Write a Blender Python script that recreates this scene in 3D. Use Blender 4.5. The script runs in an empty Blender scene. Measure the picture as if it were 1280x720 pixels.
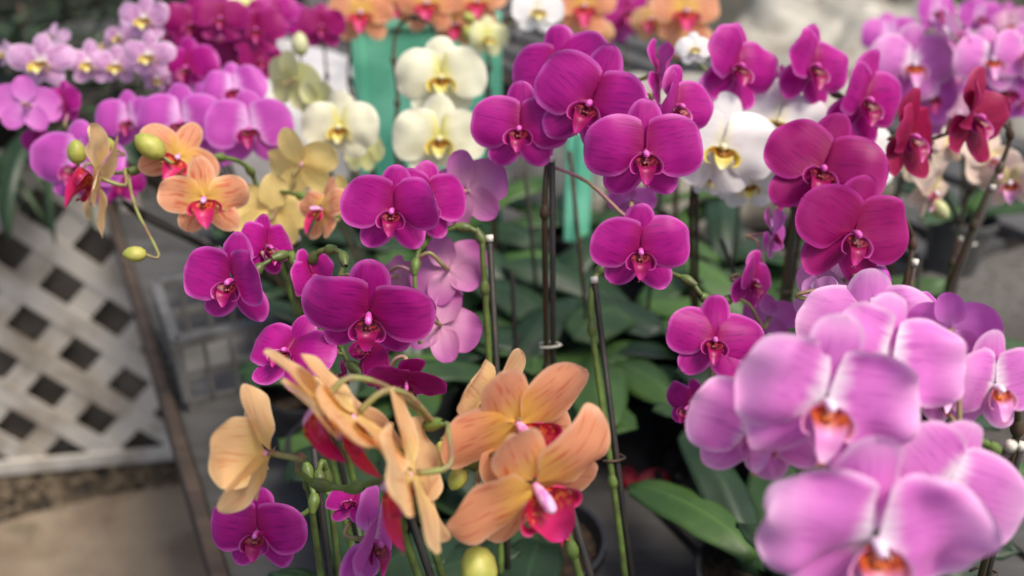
import bpy, math, random
import numpy as np
from mathutils import Vector, Matrix, noise, geometry

# ------------------------------------------------------------------ camera, sky, sun, exposure
F = 1100.0                       # focal length in photo pixels (1280 wide)
PITCH = math.radians(27)
CAM = Vector((0, 0, 1.45))
FW = Vector((0, math.cos(PITCH), -math.sin(PITCH)))
UP = Vector((0, math.sin(PITCH), math.cos(PITCH)))
RT = Vector((1, 0, 0))
sc = bpy.context.scene
cd = bpy.data.cameras.new('camera')
cam = bpy.data.objects.new('camera', cd)
sc.collection.objects.link(cam)
cam.location = CAM
cam.rotation_euler = (math.pi / 2 - PITCH, 0, 0)
cd.sensor_width = 36
cd.lens = 36 * F / 1280
cd.clip_start = 0.02
cd.clip_end = 200
cd.dof.use_dof = True
cd.dof.focus_distance = 0.60
cd.dof.aperture_fstop = 3.3
sc.camera = cam

w = bpy.data.worlds.new('World'); sc.world = w; w.use_nodes = True
nt = w.node_tree
sky = nt.nodes.new('ShaderNodeTexSky'); sky.sky_type = 'NISHITA'; sky.sun_disc = False
sky.sun_elevation = math.radians(62); sky.sun_rotation = math.radians(128)
sky.air_density = 1.0; sky.dust_density = 4.0; sky.ozone_density = 1.0
nt.links.new(sky.outputs[0], nt.nodes['Background'].inputs[0])
nt.nodes['Background'].inputs[1].default_value = 0.10
sl = bpy.data.lights.new('sun', 'SUN'); sl.energy = 2.0; sl.angle = math.radians(20); sl.color = (1, .93, .83)
so = bpy.data.objects.new('sun', sl); sc.collection.objects.link(so)
_az, _el = math.radians(128), math.radians(62)
so.rotation_euler = Vector((math.sin(_az) * math.cos(_el), math.cos(_az) * math.cos(_el), math.sin(_el))).to_track_quat('Z', 'Y').to_euler()
so.location = (0, 0, 6)
sc.view_settings.view_transform = 'Standard'; sc.view_settings.look = 'None'
sc.view_settings.exposure = 0.7; sc.view_settings.gamma = 1
sc.view_settings.use_curve_mapping = False
sc.cycles.max_bounces = 6

rnd = random.Random(11)
C = sc.collection

def pos(px, py, d):              # photo pixel and depth -> world
    return CAM + FW * d + RT * ((px - 640) / F * d) + UP * ((360 - py) / F * d)
def gp(px, py, z):               # photo pixel -> world point on a level plane
    r = FW + RT * ((px - 640) / F) + UP * ((360 - py) / F)
    return CAM + r * ((z - CAM.z) / r.z)
def srgb(r, g, b):
    f = lambda c: (c / 255) / 12.92 if c / 255 <= .04045 else ((c / 255 + .055) / 1.055) ** 2.4
    return (f(r), f(g), f(b), 1)

# ------------------------------------------------------------------ object helpers
def tag(o, label=None, cat=None, group=None, kind=None):
    if label: o['label'] = label
    if cat: o['category'] = cat
    if group: o['group'] = group
    if kind: o['kind'] = kind
    return o
def empty(name, loc):
    o = bpy.data.objects.new(name, None); C.objects.link(o); o.location = loc
    o.empty_display_size = .05
    return o

class MB:
    """collects geometry of ONE mesh object"""
    def __init__(s): s.v = []; s.f = []; s.m = []; s.pm = []; s.uv = []
    def add(s, v, f, m=0, pm=None):
        b = len(s.v); s.v += [tuple(p) for p in v]
        s.f += [tuple(i + b for i in q) for q in f]; s.m += [m] * len(f)
        s.pm += pm if pm is not None else [(0, 0, 0, 1)] * len(v)
        return s
    def box(s, c, size, M=None, m=0):
        v = []
        for x in (-.5, .5):
            for y in (-.5, .5):
                for z in (-.5, .5):
                    p = Vector((x * size[0], y * size[1], z * size[2]))
                    if M is not None: p = M @ p
                    v.append(Vector(c) + p)
        f = [(0, 1, 3, 2), (4, 6, 7, 5), (0, 4, 5, 1), (2, 3, 7, 6), (0, 2, 6, 4), (1, 5, 7, 3)]
        return s.add(v, f, m)
    def beam(s, a, b, wd, th, up=Vector((0, 0, 1)), m=0):
        a = Vector(a); b = Vector(b); d = (b - a); L = d.length; d.normalize()
        sd = d.cross(up).normalized(); u = sd.cross(d)
        M = Matrix((d, sd, u)).transposed()
        return s.box((a + b) / 2, (L, wd, th), M, m)
    def tube(s, pts, rad, n=7, m=0, res=4, bump=None):
        P = smooth(pts, res); N = len(P)
        R = [rad(i / (N - 1)) if callable(rad) else rad for i in range(N)]
        v = []; prev = None
        for i, p in enumerate(P):
            t = (P[min(i + 1, N - 1)] - P[max(i - 1, 0)]).normalized()
            if prev is None:
                a = t.orthogonal().normalized()
            else:
                a = (prev - t * prev.dot(t)).normalized()
            prev = a; b = t.cross(a)
            for k in range(n):
                q = 2 * math.pi * k / n
                v.append(p + (a * math.cos(q) + b * math.sin(q)) * R[i])
        f = [(i * n + k, i * n + (k + 1) % n, (i + 1) * n + (k + 1) % n, (i + 1) * n + k) for i in range(N - 1) for k in range(n)]
        f += [tuple(range(n - 1, -1, -1)), tuple((N - 1) * n + k for k in range(n))]
        return s.add(v, f, m)
    def lathe(s, prof, M=None, n=20, m=0, ridge=0):
        v = []
        for r, z in prof:
            for k in range(n):
                q = 2 * math.pi * k / n; rr = r * (1 + ridge * math.cos(3 * q))
                p = Vector((rr * math.cos(q), rr * math.sin(q), z))
                v.append(M @ p if M is not None else p)
        N = len(prof)
        f = [(i * n + k, i * n + (k + 1) % n, (i + 1) * n + (k + 1) % n, (i + 1) * n + k) for i in range(N - 1) for k in range(n)]
        return s.add(v, f, m)
    def build(s, name, mats, parent=None, off=None, smoothed=True, bevel=0):
        me = bpy.data.meshes.new(name)
        v = s.v if off is None else [(p[0] - off[0], p[1] - off[1], p[2] - off[2]) for p in s.v]
        me.from_pydata(v, [], s.f)
        for mt in (mats if isinstance(mats, (list, tuple)) else [mats]): me.materials.append(mt)
        me.polygons.foreach_set('material_index', s.m)
        if smoothed: me.polygons.foreach_set('use_smooth', [True] * len(s.f))
        a = me.color_attributes.new('pm', 'FLOAT_COLOR', 'POINT')
        a.data.foreach_set('color', [c for q in s.pm for c in q])
        me.update()
        o = bpy.data.objects.new(name, me); C.objects.link(o)
        if parent: o.parent = parent
        if bevel:
            b = o.modifiers.new('bevel', 'BEVEL'); b.width = bevel; b.segments = 2; b.limit_method = 'ANGLE'
        return o

def smooth(pts, res=4):
    P = [Vector(p) for p in pts]
    if len(P) < 3 or res <= 1: return P
    out = []
    for i in range(len(P) - 1):
        p0 = P[max(i - 1, 0)]; p1 = P[i]; p2 = P[i + 1]; p3 = P[min(i + 2, len(P) - 1)]
        for k in range(res):
            t = k / res
            out.append(.5 * ((2 * p1) + (p2 - p0) * t + (2 * p0 - 5 * p1 + 4 * p2 - p3) * t * t + (3 * p1 - p0 - 3 * p2 + p3) * t ** 3))
    out.append(P[-1])
    return out

# ------------------------------------------------------------------ materials
class NT:
    def __init__(s, name):
        s.mat = bpy.data.materials.new(name); s.mat.use_nodes = True
        s.t = s.mat.node_tree; s.b = s.t.nodes['Principled BSDF']; s.out = s.t.nodes['Material Output']
    def n(s, typ, **k):
        nd = s.t.nodes.new(typ)
        for a, v in k.items(): setattr(nd, a, v)
        return nd
    def l(s, a, b): s.t.links.new(a, b)
    def mix(s, fac, a, b, mode='MIX'):
        m = s.n('ShaderNodeMix', data_type='RGBA', blend_type=mode)
        for sock, val in ((m.inputs[0], fac), (m.inputs[6], a), (m.inputs[7], b)):
            if hasattr(val, 'links'): s.l(val, sock)
            else: sock.default_value = val
        return m.outputs[2]
    def ramp(s, fac, lo, hi, a=0., b=1.):
        m = s.n('ShaderNodeMapRange', interpolation_type='SMOOTHSTEP')
        s.l(fac, m.inputs[0]); m.inputs[1].default_value = lo; m.inputs[2].default_value = hi
        m.inputs[3].default_value = a; m.inputs[4].default_value = b
        return m.outputs[0]
    def noise(s, scale, detail=3, vec=None, rough=.55, dist=0):
        m = s.n('ShaderNodeTexNoise'); m.inputs['Scale'].default_value = scale; m.inputs['Detail'].default_value = detail
        m.inputs['Roughness'].default_value = rough; m.inputs['Distortion'].default_value = dist
        if vec is None:
            tc = s.n('ShaderNodeTexCoord'); vec = tc.outputs['Object']
        s.l(vec, m.inputs['Vector']); return m.outputs[0]
    def bump(s, h, st, dist=.002):
        b = s.n('ShaderNodeBump'); b.inputs['Strength'].default_value = st; b.inputs['Distance'].default_value = dist
        s.l(h, b.inputs['Height']); s.l(b.outputs[0], s.b.inputs['Normal'])
    def math(s, op, a, b=0.):
        m = s.n('ShaderNodeMath', operation=op)
        for sock, val in ((m.inputs[0], a), (m.inputs[1], b)):
            if hasattr(val, 'links'): s.l(val, sock)
            else: sock.default_value = val
        return m.outputs[0]

def petal_mat(name, mid, centre, rim, back, vein=None, vamt=.3, cr=(.12, .45), base=None, trans=.3, spots=None, backamt=.75, tipa=.12):
    """pm: r = radius from flower centre (0..1), g = distance from the petal margin, b = across coordinate 0..1, a = random"""
    t = NT(name)
    at = t.n('ShaderNodeAttribute', attribute_name='pm')
    sp = t.n('ShaderNodeSeparateColor'); t.l(at.outputs['Color'], sp.inputs[0])
    r, g, b = sp.outputs[0], sp.outputs[1], sp.outputs[2]
    cmb = t.n('ShaderNodeCombineXYZ')
    t.l(t.math('MULTIPLY', b, 1), cmb.inputs[0]); t.l(t.math('MULTIPLY', r, .09), cmb.inputs[1]); t.l(at.outputs['Alpha'], cmb.inputs[2])
    vn = t.noise(26, 2, cmb.outputs[0])
    vein_f = t.ramp(vn, .52, .68)
    blot = t.noise(38, 3)
    col = t.mix(t.ramp(blot, .3, .75, 0, .55), mid, tuple(min(1, c * 1.3 + .01) for c in mid[:3]) + (1,))
    if vein is not None:
        vf = t.math('MULTIPLY', vein_f, t.ramp(r, .15, 1.0, vamt * 1.2, vamt * .55))
        col = t.mix(vf, col, vein)
    if spots is not None:
        pn = t.noise(420, 1)
        col = t.mix(t.math('MULTIPLY', t.ramp(pn, .56, .62), t.ramp(r, .1, .9, .9, .2)), col, spots)
    col = t.mix(t.math('MULTIPLY', t.ramp(r, .5, 1.05), tipa), col, rim)
    rr = t.math('ADD', r, t.math('MULTIPLY', t.math('SUBTRACT', vn, .5), .22))
    col = t.mix(t.ramp(rr, cr[0], cr[1], 1, 0), col, centre)
    gg = t.math('ADD', g, t.math('MULTIPLY', t.math('SUBTRACT', blot, .5), .02))
    col = t.mix(t.ramp(gg, 0.0, .05, .75, 0), col, rim)  # paler margin: glow of the thin, curled petal edge put into the colour
    geo = t.n('ShaderNodeNewGeometry')
    bk = t.math('MULTIPLY', geo.outputs['Backfacing'], backamt)
    bkc = t.mix(t.ramp(r, .2, .95, 0, .75), back, mid)
    col = t.mix(bk, col, bkc)
    t.l(col, t.b.inputs['Base Color'])
    t.b.inputs['Roughness'].default_value = .48
    t.b.inputs['Sheen Weight'].default_value = .35
    t.b.inputs['Sheen Roughness'].default_value = .45
    t.b.inputs['Sheen Tint'].default_value = rim
    t.b.inputs['Specular IOR Level'].default_value = .35
    h = t.math('ADD', t.math('MULTIPLY', vn, .7), t.math('MULTIPLY', t.noise(1100, 2), .3))
    t.bump(h, .3, .0012)
    tr = t.n('ShaderNodeBsdfTranslucent'); t.l(col, tr.inputs[0])
    ms = t.n('ShaderNodeMixShader'); ms.inputs[0].default_value = trans
    t.l(t.b.outputs[0], ms.inputs[1]); t.l(tr.outputs[0], ms.inputs[2]); t.l(ms.outputs[0], t.out.inputs[0])
    return t.mat

def soft_mat(name, c1, c2=None, scale=120, rough=.5, trans=0., bump=.15, bscale=None, sheen=0, lo=.35, hi=.65, bd=.002):
    t = NT(name); c2 = c2 or tuple(min(1, c * .6) for c in c1[:3]) + (1,)
    col = t.mix(t.ramp(t.noise(scale, 4), lo, hi), c1, c2)
    t.l(col, t.b.inputs['Base Color']); t.b.inputs['Roughness'].default_value = rough
    t.b.inputs['Sheen Weight'].default_value = sheen
    if bump: t.bump(t.noise(bscale or scale * 3, 4), bump, bd)
    if trans:
        tr = t.n('ShaderNodeBsdfTranslucent'); t.l(col, tr.inputs[0])
        ms = t.n('ShaderNodeMixShader'); ms.inputs[0].default_value = trans
        t.l(t.b.outputs[0], ms.inputs[1]); t.l(tr.outputs[0], ms.inputs[2]); t.l(ms.outputs[0], t.out.inputs[0])
    return t.mat

PM = {
 'M': petal_mat('magenta petal', srgb(178, 12, 134), srgb(158, 4, 96), srgb(224, 108, 200), srgb(214, 120, 200), srgb(132, 2, 108), .65, (.05, .4), backamt=.45),
 'D': petal_mat('deep magenta petal', srgb(156, 3, 102), srgb(150, 6, 84), srgb(200, 60, 160), srgb(190, 70, 150), srgb(124, 0, 86), .6, (.05, .4), backamt=.3),
 'R': petal_mat('crimson petal', srgb(146, 8, 66), srgb(140, 5, 52), srgb(190, 50, 110), srgb(170, 40, 110), srgb(112, 0, 50), .6, (.05, .4), backamt=.3),
 'P': petal_mat('mauve pink petal', srgb(220, 122, 202), srgb(250, 240, 246), srgb(246, 202, 234), srgb(230, 178, 220), srgb(190, 84, 176), .55, (.04, .30), trans=.32, tipa=.6),
 'Q': petal_mat('orchid pink petal', srgb(196, 78, 178), srgb(240, 190, 235), srgb(226, 140, 220), srgb(214, 130, 206), srgb(188, 60, 182), .35, (.05, .38)),
 'L': petal_mat('pale pink petal', srgb(186, 84, 168), srgb(226, 176, 200), srgb(190, 70, 170), srgb(212, 146, 186), srgb(172, 66, 152), .5, (.1, .8)),
 'S': petal_mat('striped pale petal', srgb(216, 168, 208), srgb(244, 226, 236), srgb(238, 214, 232), srgb(224, 190, 218), srgb(168, 60, 150), .85, (.05, .3), spots=srgb(166, 60, 140)),
 'O': petal_mat('peach orange petal', srgb(240, 164, 122), srgb(240, 196, 96), srgb(248, 204, 168), srgb(246, 214, 164), srgb(220, 96, 70), .95, (.12, .55), trans=.42, backamt=.4),
 'A': petal_mat('pale apricot petal', srgb(244, 192, 138), srgb(240, 206, 112), srgb(248, 220, 172), srgb(248, 228, 176), srgb(228, 140, 88), .95, (.1, .5), trans=.42, backamt=.3),
 'Y': petal_mat('soft yellow petal', srgb(250, 222, 142), srgb(248, 218, 104), srgb(250, 232, 178), srgb(250, 226, 152), srgb(214, 160, 84), .4, (.1, .5)),
 'C': petal_mat('cream petal', srgb(236, 232, 200), srgb(228, 220, 120), srgb(242, 240, 222), srgb(226, 226, 180), srgb(214, 214, 160), .3, (.05, .32), trans=.25),
 'G': petal_mat('greenish cream petal', srgb(232, 230, 176), srgb(220, 220, 130), srgb(238, 236, 200), srgb(226, 228, 160), srgb(212, 214, 136), .3, (.05, .5), trans=.25),
 'W': petal_mat('white petal', srgb(240, 236, 234), srgb(238, 234, 206), srgb(246, 244, 242), srgb(232, 226, 220), srgb(222, 212, 214), .3, (.05, .25), trans=.25),
 'F': petal_mat('faded blush petal', srgb(220, 196, 180), srgb(220, 204, 140), srgb(226, 210, 196), srgb(214, 204, 166), srgb(190, 140, 150), .5, (.1, .4)),
}
def lip_mat(name, throat, mid, tip, spot, rimc=None):
    t = NT(name); at = t.n('ShaderNodeAttribute', attribute_name='pm'); sp = t.n('ShaderNodeSeparateColor'); t.l(at.outputs['Color'], sp.inputs[0])
    r, g = sp.outputs[0], sp.outputs[1]
    c = t.mix(t.ramp(r, .35, .6), throat, mid); c = t.mix(t.ramp(r, .7, 1), c, tip)
    f = t.math('MULTIPLY', t.ramp(t.noise(330, 2), .5, .6), t.ramp(r, .3, .6, 1, 0)); c = t.mix(f, c, spot)
    if rimc: c = t.mix(t.ramp(g, .55, .95), c, rimc)
    t.l(c, t.b.inputs['Base Color']); t.b.inputs['Roughness'].default_value = .42; t.bump(t.noise(500, 3), .3, .001)
    tr = t.n('ShaderNodeBsdfTranslucent'); t.l(c, tr.inputs[0]); ms = t.n('ShaderNodeMixShader'); ms.inputs[0].default_value = .15
    t.l(t.b.outputs[0], ms.inputs[1]); t.l(tr.outputs[0], ms.inputs[2]); t.l(ms.outputs[0], t.out.inputs[0]); return t.mat
def lipset(n_, throat, mid, tip, spot, side, rim, cal): return [lip_mat(n_ + ' lip middle lobe', throat, mid, tip, spot), lip_mat(n_ + ' lip side lobe', side, side, rim, spot, rim), soft_mat(n_ + ' lip callus', cal, throat, scale=420, rough=.4, bump=.2)]
LIP = {
 'M': lipset('magenta', srgb(96, 2, 48), srgb(158, 6, 90), srgb(186, 30, 132), srgb(160, 50, 60), srgb(136, 4, 88), srgb(196, 70, 160), srgb(186, 96, 80)),
 'P': lipset('mauve', srgb(190, 84, 24), srgb(226, 150, 206), srgb(236, 196, 226), srgb(150, 30, 30), srgb(206, 120, 150), srgb(224, 160, 212), srgb(228, 130, 30)),
 'O': lipset('red', srgb(176, 16, 50), srgb(204, 34, 104), srgb(206, 50, 130), srgb(216, 110, 60), srgb(184, 18, 74), srgb(212, 70, 130), srgb(240, 190, 50)),
 'C': lipset('yellow', srgb(156, 104, 24), srgb(232, 214, 110), srgb(238, 232, 180), srgb(120, 70, 20), srgb(222, 190, 60), srgb(234, 220, 120), srgb(196, 140, 30)),
}
LK = {'M': (1.0, .84), 'P': (1.05, 1.0), 'O': (1.5, 1.15), 'C': (1.15, .72)}
LIPOF = dict(M='M', D='M', R='M', P='P', Q='M', L='P', S='C', O='O', A='O', Y='O', C='C', G='C', W='C', F='P')
def col_mat(nm, c, c2): return soft_mat(nm, c, c2, scale=200, rough=.35, trans=.1, bump=0)
COLM = {'M': col_mat('pink column', srgb(226, 120, 200), srgb(196, 40, 150)), 'P': col_mat('white column', srgb(246, 232, 242), srgb(236, 200, 228)),
        'O': col_mat('mauve column', srgb(226, 130, 200), srgb(238, 200, 226)), 'C': col_mat('cream column', srgb(240, 236, 214), srgb(226, 216, 150))}
M_STEM = soft_mat('green stem', srgb(104, 128, 58), srgb(82, 92, 46), scale=60, rough=.45)
M_STEMD = soft_mat('dark stem', srgb(58, 60, 36), srgb(78, 52, 40), scale=60, rough=.5)
M_PED = soft_mat('pedicel green', srgb(150, 160, 92), srgb(140, 110, 84), scale=80, rough=.45, trans=.1)
M_PEDP = soft_mat('pedicel pinkish', srgb(196, 130, 160), srgb(170, 150, 100), scale=80, rough=.45, trans=.1)
M_STAKE = soft_mat('dark stake', srgb(34, 34, 32), srgb(50, 42, 34), scale=90, rough=.6)
M_STAKEB = soft_mat('brown stake', srgb(82, 58, 46), srgb(56, 42, 34), scale=90, rough=.6)
M_TIP = soft_mat('white tip', srgb(226, 222, 208), srgb(200, 196, 180), rough=.5)
M_BUDY = soft_mat('yellow green bud', srgb(196, 190, 96), srgb(160, 168, 74), scale=70, rough=.45, trans=.15)
M_BUDP = soft_mat('pink bud', srgb(206, 90, 190), srgb(190, 60, 170), scale=70, rough=.45, trans=.15)
M_BUDW = soft_mat('cream bud', srgb(216, 214, 170), srgb(196, 200, 130), scale=70, rough=.45, trans=.15)
M_POTS = [soft_mat('grey pot plastic', srgb(92, 92, 90), srgb(78, 78, 76), scale=30, rough=.5, bump=.1),
          soft_mat('black pot plastic', srgb(38, 38, 40), srgb(50, 48, 46), scale=30, rough=.4, bump=.1),
          soft_mat('brown pot plastic', srgb(96, 60, 44), srgb(80, 52, 40), scale=30, rough=.5, bump=.1)]
M_MIX = soft_mat('bark mix', srgb(84, 66, 46), srgb(40, 30, 22), scale=90, rough=.9, bump=1, bd=.01)
def leaf_mat(nm, a, b, und):
    t = NT(nm)
    at = t.n('ShaderNodeAttribute', attribute_name='pm'); sp = t.n('ShaderNodeSeparateColor'); t.l(at.outputs['Color'], sp.inputs[0])
    col = t.mix(t.ramp(t.noise(22, 4), .3, .7), a, b)
    mr = t.ramp(t.math('ABSOLUTE', t.math('SUBTRACT', sp.outputs[2], .5)), .0, .05, .5, 0)
    col = t.mix(mr, col, tuple(c * 1.6 for c in a[:3]) + (1,))
    blem = t.ramp(t.noise(70, 5), .68, .74)
    col = t.mix(t.math('MULTIPLY', blem, .45), col, srgb(112, 104, 60))
    geo = t.n('ShaderNodeNewGeometry'); col = t.mix(geo.outputs['Backfacing'], col, und)
    t.l(col, t.b.inputs['Base Color']); t.b.inputs['Roughness'].default_value = .42
    t.b.inputs['Specular IOR Level'].default_value = .4
    t.bump(t.noise(60, 4), .25, .003)
    tr = t.n('ShaderNodeBsdfTranslucent'); t.l(col, tr.inputs[0])
    ms = t.n('ShaderNodeMixShader'); ms.inputs[0].default_value = .12
    t.l(t.b.outputs[0], ms.inputs[1]); t.l(tr.outputs[0], ms.inputs[2]); t.l(ms.outputs[0], t.out.inputs[0])
    return t.mat
M_LEAF = [leaf_mat('leaf green', srgb(66, 92, 52), srgb(50, 74, 44), srgb(84, 104, 68)),
          leaf_mat('leaf dark green', srgb(46, 68, 44), srgb(36, 54, 36), srgb(70, 86, 60)),
          leaf_mat('leaf fresh green', srgb(80, 110, 54), srgb(64, 94, 48), srgb(110, 130, 80))]

# ------------------------------------------------------------------ flower geometry (unit span)
def sheet(mb, L, wm, ang, g_up=.9, g_lo=1.15, p=2.3, q=2.0, claw=.2, claw2=None, hinge=0., z0=0., cup=0., cross=0., wave=.012, curl=0., seed=0., r0=.02, nt_=15, ns=12, ra=0., m=0, L_r=.5):
    """petal or sepal: axis at angle ang (0 = right, 90 = up), front is +z"""
    ca, sa = math.cos(ang), math.sin(ang); ch, sh = math.cos(hinge), math.sin(hinge)
    v = []; pm = []
    for i in range(nt_ + 1):
        u = i / nt_; t = math.sin(u * math.pi / 2) ** 1.15 if u < 1 else 1.
        t = 1 - (1 - t) * 1.0
        for j in range(ns + 1):
            s = -math.cos(math.pi * j / ns)
            def wid(g):
                x = max(0., 1 - abs(2 * t ** g - 1) ** p) ** (1 / q)
                cw = claw if (s > 0 or claw2 is None) else claw2
                k = min(1, t / cw); k = k * k * (3 - 2 * k)
                return wm * (x * (.30 + .70 * k) + .010 * (1 - t))
            wd = wid(g_up) if s > 0 else wid(g_lo)
            y = s * wd; x = t * L
            # outline irregularity
            nz = noise.noise(Vector((x * 5 + seed, y * 5, seed * .7)))
            z = cup * (t ** 2) * L + cross * (y * y) / max(wm, .01) + curl * max(0, t - .55) ** 2 * L * 4
            z += wave * nz * 2.2 * (.3 + abs(s) ** 2 + t * .5) + wave * .8 * math.sin(seed * 3 + 9 * t + 4 * s) * abs(s) ** 3 * t
            z += -.010 * math.exp(-(y / .018) ** 2) * (1 - t * .7)
            x2 = r0 + x * (1 + .04 * nz)
            xx = x2 * ch - z * sh; zz = x2 * sh + z * ch
            v.append((xx * ca - y * sa, xx * sa + y * ca, zz + z0))
            e = min((1 - abs(s)) * wd, (1 - t) * L * 1.0 + .0) if t > .12 else .1
            e = min((1 - abs(s)) * max(wd, .02), L * (1 - t) * .9 + (1 - abs(s)) * 0) if t > .12 else .1
            pm.append((min(1, x2 / (L_r + .02)), max(0, e), .5 + .5 * y / .3, ra))
    f = []
    n = ns + 1
    for i in range(nt_):
        for j in range(ns):
            f.append((i * n + j, (i + 1) * n + j, (i + 1) * n + j + 1, i * n + j + 1))
    mb.add(v, f, m, pm)

def ribbon(mb, path, widths, side, fold=0., ns=6, m=0, nrm=None):
    P = smooth(path, 4); N = len(P); v = []; pm = []
    W = np.interp(np.linspace(0, 1, N), np.linspace(0, 1, len(widths)), widths)
    for i, p in enumerate(P):
        t = (P[min(i + 1, N - 1)] - P[max(i - 1, 0)]).normalized()
        s = (side - t * side.dot(t)).normalized(); nn = t.cross(s)
        for j in range(ns + 1):
            q = -1 + 2 * j / ns
            v.append(p + s * (q * W[i]) + nn * (fold * q * q * W[i])); pm.append((i / (N - 1), abs(q), .5 + q * .5, 0))
    n = ns + 1
    f = [(i * n + j, (i + 1) * n + j, (i + 1) * n + j + 1, i * n + j + 1) for i in range(N - 1) for j in range(ns)]
    mb.add(v, f, m, pm)

SH = {  # petal half width, sepal half width, petal length, sepal length, petal angle, roundness
 'M': (.265, .155, .485, .44, 13), 'D': (.27, .16, .485, .45, 16), 'R': (.25, .15, .48, .46, 16), 'P': (.285, .165, .49, .44, 12),
 'Q': (.28, .16, .49, .44, 12), 'L': (.26, .17, .48, .44, 12), 'S': (.20, .15, .47, .42, 12), 'O': (.205, .15, .485, .46, 12), 'A': (.245, .185, .485, .48, 10),
 'Y': (.21, .16, .485, .46, 10), 'C': (.28, .18, .49, .45, 10), 'G': (.27, .18, .49, .45, 10), 'W': (.285, .18, .49, .45, 10), 'F': (.2, .15, .47, .44, 10)}

def orient(px, py, yaw, pit, roll):
    y, p, r = map(math.radians, (yaw, pit, roll))
    n = RT * (math.sin(y) * math.cos(p)) + UP * math.sin(p) - FW * (math.cos(y) * math.cos(p))
    u = (UP - n * UP.dot(n)).normalized(); x = u.cross(n).normalized()
    u2 = u * math.cos(r) + x * math.sin(r); x2 = u2.cross(n)
    return Matrix((x2, u2, n)).transposed()

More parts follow.
